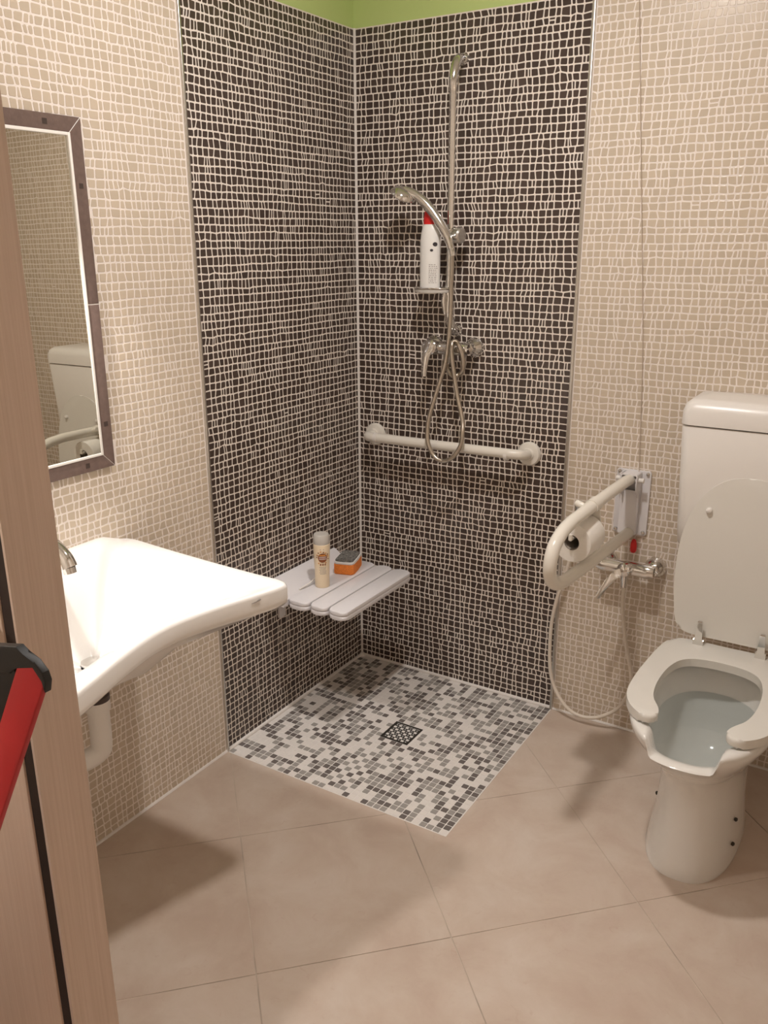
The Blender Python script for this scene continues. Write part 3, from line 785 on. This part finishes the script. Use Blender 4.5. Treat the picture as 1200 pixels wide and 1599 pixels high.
# white grab bar
gb = thing('grab_bar', 'white horizontal grab bar fixed across the dark shower wall', 'grab bar', (.37, 0, .915))
for X in (.075, .672):
    m = MB(); m.lathe([(.040, 0), (.040, .008), (.036, .014), (.022, .017), (.019, .022)], (X, 0, .908), (0, -1, 0), 32); m.build('flange', M['white_enamel'], gb)
s = 1
gp = spline([(.075, -.012, .908), (.075, -.045, .910), (.086, -.070, .912), (.115, -.080, .913)], 6) + [(.632, -.080, .919)] + spline([(.634, -.080, .919), (.661, -.070, .917), (.672, -.045, .912), (.672, -.012, .908)], 6)
m = MB(); m.tube(gp, .0165, 20); t_ = m.build('tube', M['white_enamel'], gb)
m = MB()
for X in (.125, .625): m.tube([(X - .006, -.080, .9135), (X + .006, -.080, .9135)], .0178, 20)
m.build('joint_ring', M['plastic'], gb)

# ------------------------------------------------------------------ folding shower seat on the left wall
fs = thing('folding_bench', 'pale grey folding shower seat of three slats on the left wall', 'shower seat', (0, -.36, .46))
ZT = .476
def slat(xa, xb, ya, yb):
    r = .022
    p = []
    for cx, cy, a in ((xb - r, yb - r, 0), (xa + r, yb - r, 90), (xa + r, ya + r, 180), (xb - r, ya + r, 270)):
        for k in range(6):
            t = math.radians(a + k * 18); p.append((cx + r * math.cos(t), cy + r * math.sin(t)))
    m = MB(); m.outline(p, ZT - .013, ZT, .004); m.outline(p, ZT - .028, ZT - .0145, .004)
    m.outline([(x * .985 + (xa + xb) / 2 * .015, y * .985 + (ya + yb) / 2 * .015) for x, y in p], ZT - .016, ZT - .012, 0)
    return m.build('slat', M['grey_plastic'], fs)
slat(.098, .178, -.585, -.165); slat(.184, .250, -.585, -.165); slat(.256, .325, -.585, -.165)
m = MB()                                                   # wall panel that curves down into the seat
prof = [(.0035, .508), (.009, .514), (.017, .512), (.045, .492), (.075, .477), (.097, .471), (.097, .452), (.06, .455), (.03, .47), (.0035, .485)]
m.loft([[(x, y, z) for x, z in prof] for y in (-.600, -.592, -.196, -.19)]); m.build('back_panel', M['grey_plastic'], fs)
for Y in (-.50, -.235):
    m = MB(); m.box((.0, Y - .012, .425), (.30, Y + .012, .449), .004); m.box((0, Y - .016, .36), (.012, Y + .016, .50), .003); m.build('support', M['grey_plastic'], fs)
m = MB(); m.tube(spline([(.085, -.50, .477), (.093, -.44, .487), (.088, -.39, .502), (.070, -.365, .512)], 6), .0028, 8); m.build('cover_rib', M['plastic'], fs)

# things on the seat
cb = thing('conditioner_bottle', 'cream bottle with clear cap and round brown print on the shower seat', 'bottle', (.125, -.425, ZT))
cx, cy = .131, -.432; Z = ZT + .0004
m = MB(); m.lathe([(.0225, 0), (.0245, .004), (.0245, .05), (.0265, .10), (.0275, .142), (.027, .150), (.0245, .152)], (cx, cy, Z), n=34); m.build('body', M['bottle_cream'], cb)
m = MB(); m.lathe([(.026, .151), (.0268, .155), (.026, .181), (.0235, .1845), (.003, .185)], (cx, cy, Z), n=34); m.build('cap', M['clear'], cb)
m = MB(); m.lathe([(.018, .1515), (.018, .162), (.012, .164), (.011, .174), (.002, .175)], (cx, cy, Z), n=20); m.build('inner_neck', M['bottle_cream'], cb)
fa = math.atan2(CAM_POS.y - cy, CAM_POS.x - cx) + .10
LZ = lambda t: .108 + (t - .10) * 1.3
def pr(m, shape, mi=0, off=0.0): 
    LR = lambda t: .0245 + .002 * sm(.05, .10, t) + .001 * sm(.10, .142, t) + .0004 + off
    vs = [(cx + LR(LZ(t)) * math.cos(fa + 1.3 * s_ / .0272), cy + LR(LZ(t)) * math.sin(fa + 1.3 * s_ / .0272), Z + LZ(t)) for s_, t in shape]; m.add(vs, [tuple(range(len(vs)))], mi)
m = MB()
for i in range(16):
    xa, xb = -.0125 + .025 * i / 16, -.0125 + .025 * (i + 1) / 16; ha, hb = math.sqrt(max(0, .0125 ** 2 - xa ** 2)), math.sqrt(max(0, .0125 ** 2 - xb ** 2))
    pr(m, [(xa, .100 - ha), (xb, .100 - hb), (xb, .100 + hb), (xa, .100 + ha)], off=.0002)
k = m.build('label_disc', M['print_brown'], cb, smooth=0, fix=False)
m = MB()
for i in range(8): pr(m, rect(-.0085 + .0021 * i, .1055, -.0064 + .0021 * i, .1085), off=.0004)
m.build('label_cap_line', M['print_orange'], cb, smooth=0, fix=False)
m = MB()
for i, z in enumerate((.1005, .0955)):
    x = -.009
    while x < .008:
        w = RW.uniform(.0014, .003); pr(m, rect(x, z, x + w, z + .003), off=.0004); x += w + .0007
m.build('label_name', M['print_pale'], cb, smooth=0, fix=False)
m = MB()
for k in range(13):
    a = RW.uniform(0, 2 * PI) if k > 7 else PI * .05 + k * .42; r = RW.uniform(.0148, .018)
    pr(m, disc(.0022, r * math.cos(a), .100 + r * math.sin(a), 8, .75), k % 2, off=.0002)
for x in (-.006, .0, .006): pr(m, [(x - .0022, .081), (x + .0012, .0785), (x + .0026, .083), (x + .0008, .086)], 1, off=.0003)
m.build('label_leaves', [M['print_orange'], M['print_brown']], cb, smooth=0, fix=False)
m = MB(); pr(m, rect(-.006, .1215, .004, .1232))
for i in range(6):
    x = -.0095 + .002 * (i % 2)
    while x < .0085:
        w = RW.uniform(.001, .0035); z = .0735 - i * .0036; pr(m, rect(x, z, x + w, z + .0016)); x += w + .0009
m.build('label_text', M['print_grey'], cb, smooth=0, fix=False)

sg = thing('sponge', 'orange bath sponge with dark scouring top behind the cream bottle', 'sponge', (.13, -.28, ZT))
so = Vector((.118, -.260, ZT + .0006))
def blob(z0_, z1_, grow=0.0, sd_=1):
    R_ = np.random.RandomState(sd_); p = []
    for k in range(28):
        t = 2 * PI * k / 28; c, s_ = math.cos(t), math.sin(t)
        p.append(((.037 + grow) * np.sign(c) * abs(c) ** .28 + R_.normal(0, .0006), (.058 + grow) * np.sign(s_) * abs(s_) ** .28 + R_.normal(0, .0006)))
    return p
Xs = Vector((.954, .30, 0)); Ys = Vector((-.30, .954, 0))
m = MB(); m.outline(blob(0, 0), 0, .036, .003, org=so, X=Xs, Y=Ys); m.build('foam', M['orange'], sg)
m = MB(); m.outline(blob(0, 0, -.0004), .036, .045, .003, org=so, X=Xs, Y=Ys); m.build('pale_layer', M['foam_white'], sg)
m = MB(); m.outline(blob(0, 0, -.004, 4), .0448, .0485, .0015, org=so, X=Xs, Y=Ys); m.build('scouring_layer', M['scourer'], sg)

# ------------------------------------------------------------------ fold-down rail beside the toilet
fr_ = thing('fold_down_rail', 'white fold-down support rail with wall plate beside the toilet', 'support rail', (1.02, 0, .80))
pl = [(.9675, .700), (.972, .694), (1.068, .694), (1.0735, .700), (1.0735, .897), (1.069, .902), (.972, .902), (.9675, .897)]
m = MB(); m.outline(pl, .0, .006, .0015, org=(0, -.002, 0), X=(1, 0, 0), Y=(0, 0, 1), Z=(0, -1, 0)); wpl = m.build('wall_plate', M['grey_plastic'], fr_, smooth=30)
for (X, Zs) in ((.977, .893), (1.064, .893), (.977, .705), (1.063, .705)):
    m = MB(); m.lathe([(.0062, 0), (.0062, .002), (.0045, .005), (.001, .006)], (X, -.008, Zs), (0, -1, 0), 12); m.build('screw', M['chrome_soft'], wpl)
m = MB()
for X in (.994, 1.042):
    q = [(-.006, .70), (-.006, .898), (-.060, .898), (-.066, .868), (-.058, .845), (-.032, .820), (-.026, .70)]
    m.outline(q, 0, .004, .001, org=(X, 0, 0), X=(0, 1, 0), Y=(0, 0, 1), Z=(1, 0, 0))
m.box((.990, -.030, .700), (1.044, -.024, .842)); m.box((.990, -.058, .8945), (1.044, -.006, .898)); m.build('hinge_bracket', M['grey_plastic'], fr_, smooth=30)
m = MB(); m.tube([(.978, -.045, .880), (1.062, -.045, .880)], .0075, 14); m.build('hinge_pin', M['plastic'], fr_)
ZU = .888
path = [(1.020, -.045, .880), (1.020, -.09, .884), (1.020, -.30, ZU)] + spline([(1.020, -.56, ZU), (1.020, -.625, .880), (1.020, -.676, .858), (1.020, -.698, .820), (1.020, -.690, .780), (1.020, -.652, .750), (1.020, -.585, .734)], 6) + [(1.020, -.39, .719), (1.022, -.16, .708), (1.024, -.020, .703)]
m = MB(); m.tube(path, .0172, 20); m.build('rail_loop', M['white_enamel'], fr_, smooth=60)
# paper holder arm hanging from the top tube
RC = Vector((.944, 0, .752)); RA = Vector((.06, .998, 0)).normalized()   # roll axis, a little askew
RP = Vector((1.000, -.490, .807))                                             # centre of its near face
m = MB(); m.tube([(1.020, -.41, ZU), (1.020, -.365, ZU)], .020, 18)
m.outline([(.0, ZU - .004), (-.012, .84), (-.008, .79), (.036, .79), (.044, .84), (.036, ZU - .004)], 0, .004, .001, org=(RP.x + RA.x * .106 - .006, RP.y + RA.y * .106, 0), X=(RA.y, -RA.x, 0), Y=(0, 0, 1), Z=(RA.x, RA.y, 0))
m.lathe([(.009, 0), (.009, .020), (.007, .024)], (1.006, -.43, ZU + .006), (-1, 0, .3), 16)
m.build('paper_holder', M['white_enamel'], fr_, smooth=40)
q0, q1 = RP - RA * .010, RP + RA * .108
m = MB(); m.tube([(q0.x, q0.y, q0.z + .012), (q1.x, q1.y, q1.z + .012)], .0055, 10); m.tube([(q0.x, q0.y, q0.z + .010), (q0.x, q0.y, q0.z + .026)], .0055, 10); m.build('spindle', M['white_enamel'], fr_)
tr = thing('toilet_roll', 'white toilet paper roll hanging inside the fold-down rail', 'toilet roll', (RP.x, RP.y, .752))
m = MB(); m.lathe([(.0215, 0), (.0535, 0), (.055, .002), (.055, .098), (.0535, .10), (.0215, .10)], RP, RA, 44, False, False)
m.build('paper', M['paper'], tr, fix=True)
m = MB(); m.lathe([(.0215, .0005), (.0215, .0995), (.0203, .0995), (.0203, .0005), (.0215, .0005)], RP, RA, 30, False, False); m.build('core', M['cardboard'], tr)

# emergency pull cord
pcd = thing('emergency_pull_cord', 'thin alarm pull cord down the beige wall ending in a red handle', 'pull cord', (1.04, 0, .65))
m = MB(); m.tube(spline([(.905, -.006, 2.40), (.9237, -.006, 2.19), (.9712, -.006, 1.706), (1.0123, -.006, 1.278), (1.033, -.010, .93), (1.0385, -.0115, .885)], 5), .0011, 6)
m.tube(spline([(1.0425, -.0105, .700), (1.041, -.016, .69), (1.041, -.018, .68)], 4), .0014, 6); m.build('cord', M['cord'], pcd)
m = MB(); m.lathe([(.002, .026), (.006, .023), (.0095, .012), (.0105, -.004), (.0098, -.014), (.006, -.019), (.002, -.020)], (1.041, -.018, .657), n=18); m.build('red_handle', M['red_plastic'], pcd)
m = MB(); m.box((.875, -.028, 2.40), (.935, -.002, 2.46), .004); m.build('switch_box', M['plastic'], pcd)

# bidet mixer and its hose
bm_ = thing('bidet_mixer', 'small chrome lever mixer on the beige wall left of the toilet', 'tap', (1.03, 0, .60))
for X in (.957, 1.112):
    m = MB(); m.lathe([(.034, 0), (.034, .006), (.031, .016), (.024, .028), (.019, .033)], (X, 0, .598), (0, -1, 0), 28); m.lathe([(.0165, .026), (.019, .03), (.019, .048), (.015, .05)], (X, 0, .598), (0, -1, 0), 6); m.build('escutcheon', M['chrome'], bm_)
m = MB(); m.tube([(.945, -.058, .598), (.965, -.058, .598), (.98, -.058, .598), (1.085, -.058, .598), (1.10, -.058, .598), (1.122, -.058, .598)], [.019, .0235, .0215, .0215, .0235, .019], 20)
m.lathe([(.012, 0), (.012, .03), (.0095, .036), (.0095, .052)], (1.032, -.058, .585), (0, 0, -1), 16); m.build('body', M['chrome'], bm_)
m = MB(); m.lathe([(.020, 0), (.023, .008), (.022, .026), (.014, .034), (.002, .036)], (1.042, -.07, .600), (-.25, -1, .1), 22)
sp = spline([(1.035, -.098, .602), (1.018, -.118, .590), (.998, -.138, .560), (.982, -.150, .528)], 6); Lp = []
for i, p in enumerate(sp):
    w = .0185 - .008 * i / (len(sp) - 1); Lp.append([(p[0] + w * .8 * math.cos(a), p[1] + w * .5 * math.cos(a) + .006 * math.sin(a), p[2] + .011 * math.sin(a)) for a in np.linspace(0, 2 * PI, 14, endpoint=False)])
m.loft(Lp); m.build('lever', M['chrome'], bm_)
bh = thing('bidet_hose', 'cream plastic hose looping down to the floor between wall trim and toilet', 'hose', (.95, -.03, .03))
hp2 = spline([(1.032, -.058, .532), (1.034, -.055, .46), (1.048, -.035, .335), (1.075, -.03, .20), (1.050, -.04, .105), (.995, -.045, .052), (.9449, -.045, .031), (.897, -.045, .033), (.852, -.04, .060), (.812, -.035, .120), (.795, -.033, .20), (.792, -.03, .33), (.806, -.03, .43), (.825, -.03, .50), (.845, -.03, .60), (.855, -.035, .66)], 8)
m = MB(); m.tube(hp2, .0062, 10); m.build('tube', M['hose_white'], bh, smooth=60)
sprv = thing('bidet_spray', 'small chrome hand spray hanging on the wall behind the toilet roll', 'hand spray', (.86, -.03, .70))
m = MB(); m.tube(spline([(.855, -.035, .655), (.858, -.035, .70), (.862, -.04, .75), (.868, -.055, .785)], 5), [.008, .009, .010, .011, .011, .011, .011, .011, .011, .011, .011, .012, .012, .013, .014, .014][:16], 12); m.build('handle', M['chrome'], sprv)
m = MB(); m.box((.846, -.022, .70), (.876, -.001, .73), .003); m.tube([(.861, -.02, .715), (.861, -.037, .715)], .008, 10); m.build('hook', M['chrome'], sprv)

# ------------------------------------------------------------------ toilet
TX = 1.385
wc = thing('toilet', 'white toilet pan with raised lid and open front seat at right', 'toilet', (TX, -.45, 0))
NT = 180; th = np.linspace(0, 2 * PI, NT, endpoint=False)
def egg(hw, yf, yb, z, e=2.3, cyf=.42):
    """outline with front at yf (towards the viewer), back at yb"""
    c = yb + (yf - yb) * cyf; L = []
    for t in th:
        s_, c_ = math.sin(t), math.cos(t)
        x = hw * np.sign(c_) * abs(c_) ** (2 / e); d = (c - yf) if s_ < 0 else (yb - c)
        y = c + d * np.sign(s_) * abs(s_) ** (2 / e)
        L.append([TX + x, y, z])
    return L
def notch(L, depth, w=.079, soft=.009, yline=-.62):
    for p in L:
        k = sm(w + soft, w - soft, abs(p[0] - TX)) * sm(yline + .015, yline - .02, p[1]); p[2] -= depth * k
    return L
RZ = .447
loops = [egg(.118, -.642, -.20, 0.0, 2.5), egg(.119, -.643, -.20, .012, 2.5), egg(.113, -.632, -.20, .05, 2.4), egg(.106, -.612, -.20, .12, 2.3), egg(.104, -.602, -.20, .19, 2.3),
         egg(.108, -.612, -.19, .25, 2.3), egg(.124, -.655, -.19, .31, 2.3), egg(.148, -.712, -.19, .355, 2.3), egg(.168, -.744, -.19, .392, 2.35),
         notch(egg(.178, -.760, -.19, .418, 2.4), .022), notch(egg(.181, -.767, -.19, .435, 2.4), .034), notch(egg(.180, -.766, -.19, RZ - .004, 2.4), .041),
         notch(egg(.175, -.760, -.195, RZ, 2.4), .043), notch(egg(.160, -.744, -.205, RZ, 2.4), .043),
         notch(egg(.146, -.730, -.225, RZ - .003, 2.4), .043), notch(egg(.137, -.720, -.245, RZ - .014, 2.4), .040),
         notch(egg(.134, -.712, -.255, RZ - .035, 2.35), .025), egg(.130, -.696, -.265, .365, 2.3), egg(.122, -.675, -.28, .325, 2.25), egg(.105, -.625, -.30, .275, 2.2), egg(.075, -.55, -.33, .225, 2.1), egg(.03, -.46, -.38, .205, 2)]
m = MB(); m.loft(loops); m.build('pan', M['wc'], wc, smooth=55)
m = MB(); m.box((TX - .06, -.21, .10), (TX + .06, -.003, .20), .02); m.build('outlet_spigot', M['wc'], wc)
m = MB(); L = egg(.1285, -.692, -.267, .357, 2.3); m.loft([[(TX, -.47, .357)] * NT, L], False, False); m.build('water', M['water'], wc)
for (X, Y, Zb) in ((TX + .104, -.47, .115), (TX + .108, -.50, .060), (TX - .1095, -.42, .085)):
    s_ = 1 if X > TX else -1
    m = MB(); m.lathe([(.0055, 0), (.0055, .004), (.003, .006)], (X, Y, Zb), (s_, -.55, .1), 12); m.build('bolt', M['dark_metal'], wc)
# open-front seat
oh = [(0, -.205), (.07, -.203), (.13, -.208), (.160, -.232), (.174, -.30), (.181, -.40), (.184, -.50), (.178, -.59), (.158, -.645), (.128, -.680), (.104, -.690), (.086, -.681), (.080, -.662), (.088, -.634), (.110, -.592), (.121, -.54), (.124, -.475), (.119, -.41), (.104, -.357), (.078, -.328), (.040, -.315), (0, -.312)]
o1 = [(x, y) for x, y in oh]; 
outl = spline(o1, 4)
ring = [(TX - x, y) for x, y in outl][::-1]        # left half: inner back -> ... -> outer back
ring = ring + [(TX + x, y) for x, y in outl[1:]]
# ring starts at inner back centre, goes round the left half, then the right half back to inner back centre
if abs(ring[0][0] - ring[-1][0]) < 1e-6 and abs(ring[0][1] - ring[-1][1]) < 1e-6: ring = ring[:-1]
m = MB(); m.outline(ring, RZ + .004, RZ + .027, .008, seg=4); m.build('seat', M['seat_plastic'], wc, smooth=60)
for X in (-.15, .15, -.13, .13):
    Y = -.42 if abs(X) > .14 else -.63
    m = MB(); m.lathe([(.008, 0), (.008, .0055)], (TX + X, Y, RZ - .0005), n=10); m.build('seat_buffer', M['plastic'], wc)
# lid leaning on the cistern
ldh = [(0, .494), (.08, .494), (.125, .498), (.150, .515), (.163, .56), (.172, .65), (.171, .74), (.160, .81), (.137, .875), (.10, .925), (.055, .955), (0, .966)]
ld = spline(ldh, 5); ldo = [(x, z) for x, z in ld] + [(-x, z) for x, z in ld[::-1][1:-1]]
n_ = Vector((0, -1, .075)).normalized(); upv = Vector((0, .075, 1)).normalized()
m = MB(); m.outline([(x, z - .494) for x, z in ldo], 0, .020, .006, org=(TX, -.212, .494), X=(1, 0, 0), Y=upv, Z=-n_, seg=4); lid = m.build('lid', M['seat_plastic'], wc, smooth=60)
for X in (-.101, .101):
    o_ = Vector((TX + X, -.212, .494)) + upv * (.862 - .494)
    m = MB(); m.lathe([(.0085, -.001), (.0085, .007), (.006, .010), (.001, .011)], o_, n_, 14); m.build('lid_buffer', M['plastic'], lid)
for X in (-.083, .083):
    m = MB(); m.loft([[(TX + X + sx * w, y + sy * d, z) for sx, sy in ((-1, -1), (1, -1), (1, 1), (-1, 1))] for w, d, z, y in ((.015, .010, .470, -.222), (.014, .009, .482, -.222), (.010, .006, .492, -.224), (.007, .005, .543, -.2285), (.005, .004, .547, -.2285))])
    m.tube([(TX + X - .014, -.222, .482), (TX + X + .014, -.222, .482)], .009, 14); m.build('hinge', M['chrome'], wc, smooth=30)

# cistern
ci = thing('toilet_cistern', 'white plastic toilet cistern mounted on the wall behind the lid', 'cistern', (TX, -.08, .74))
def rr_(hw, yb, yf, z, r=.03):
    p = []
    for cx_, cy_, a in ((TX + hw - r, yb - .004, 0), (TX - hw + r, yb - .004, 90), (TX - hw + r, yf + r, 180), (TX + hw - r, yf + r, 270)):
        for k in range(7):
            t = math.radians(a + 15 * k); rx_ = r; ry_ = r if a >= 180 else .004
            p.append((cx_ + rx_ * math.cos(t), cy_ + ry_ * math.sin(t), z))
    return p
m = MB(); m.loft([rr_(.16, -.002, -.12, .722), rr_(.183, -.002, -.150, .728), rr_(.190, -.002, -.162, .745), rr_(.193, -.002, -.168, .80), rr_(.204, -.002, -.180, 1.086), rr_(.203, -.002, -.178, 1.089)]); m.build('tank', M['plastic'], ci, smooth=50)
m = MB(); m.loft([rr_(.203, -.002, -.178, 1.0915), rr_(.206, -.002, -.183, 1.093), rr_(.205, -.002, -.181, 1.130), rr_(.199, -.002, -.174, 1.148), rr_(.188, -.002, -.160, 1.158), rr_(.17, -.004, -.142, 1.161, .025)]); m.build('tank_lid', M['plastic'], ci, smooth=50)
m = MB(); m.lathe([(.006, 0), (.006, .022), (.014, .026), (.016, .040), (.012, .050), (.002, .052)], (TX + .203, -.10, 1.075), (1, 0, 0), 18); m.build('flush_knob', M['chrome_soft'], ci)

# ------------------------------------------------------------------ red and black upright in front of the door
tro = thing('equipment_trolley', 'red and black trolley upright leaning in front of the wooden door', 'trolley', (.72, -2.25, 0))
def slab(pts, y0_, y1_, bev, name, material):
    m = MB(); m.outline(pts, y0_, y1_, bev, X=(1, 0, 0), Y=(0, 0, 1), Z=(0, 1, 0)); return m.build(name, material, tro, smooth=30)
slab([(1.1949, 1.2870), (1.2140, 1.2930), (1.2232, 1.2865), (1.2230, 1.2788), (.5035, .004), (.4600, .004)], -2.2565, -2.2510, .0015, 'red_side_bar', M['red_trolley'])
slab([(1.00, 1.262), (1.10, 1.280), (1.190, 1.284), (1.1935, 1.281), (.4590, .004), (.330, .004), (.330, .10)], -2.2560, -2.2515, .001, 'black_panel', M['black'])
slab([(1.06, 1.272), (1.1366, 1.2892), (1.1695, 1.2976), (1.199, 1.3046), (1.205, 1.2995), (1.2166, 1.2972), (1.2244, 1.2907), (1.2266, 1.2838), (1.2240, 1.2747), (1.2234, 1.2838), (1.2146, 1.2931), (1.1947, 1.2872), (1.1865, 1.2797), (1.1305, 1.2642), (1.06, 1.247)], -2.2568, -2.2505, .0008, 'black_cap', M['black'])
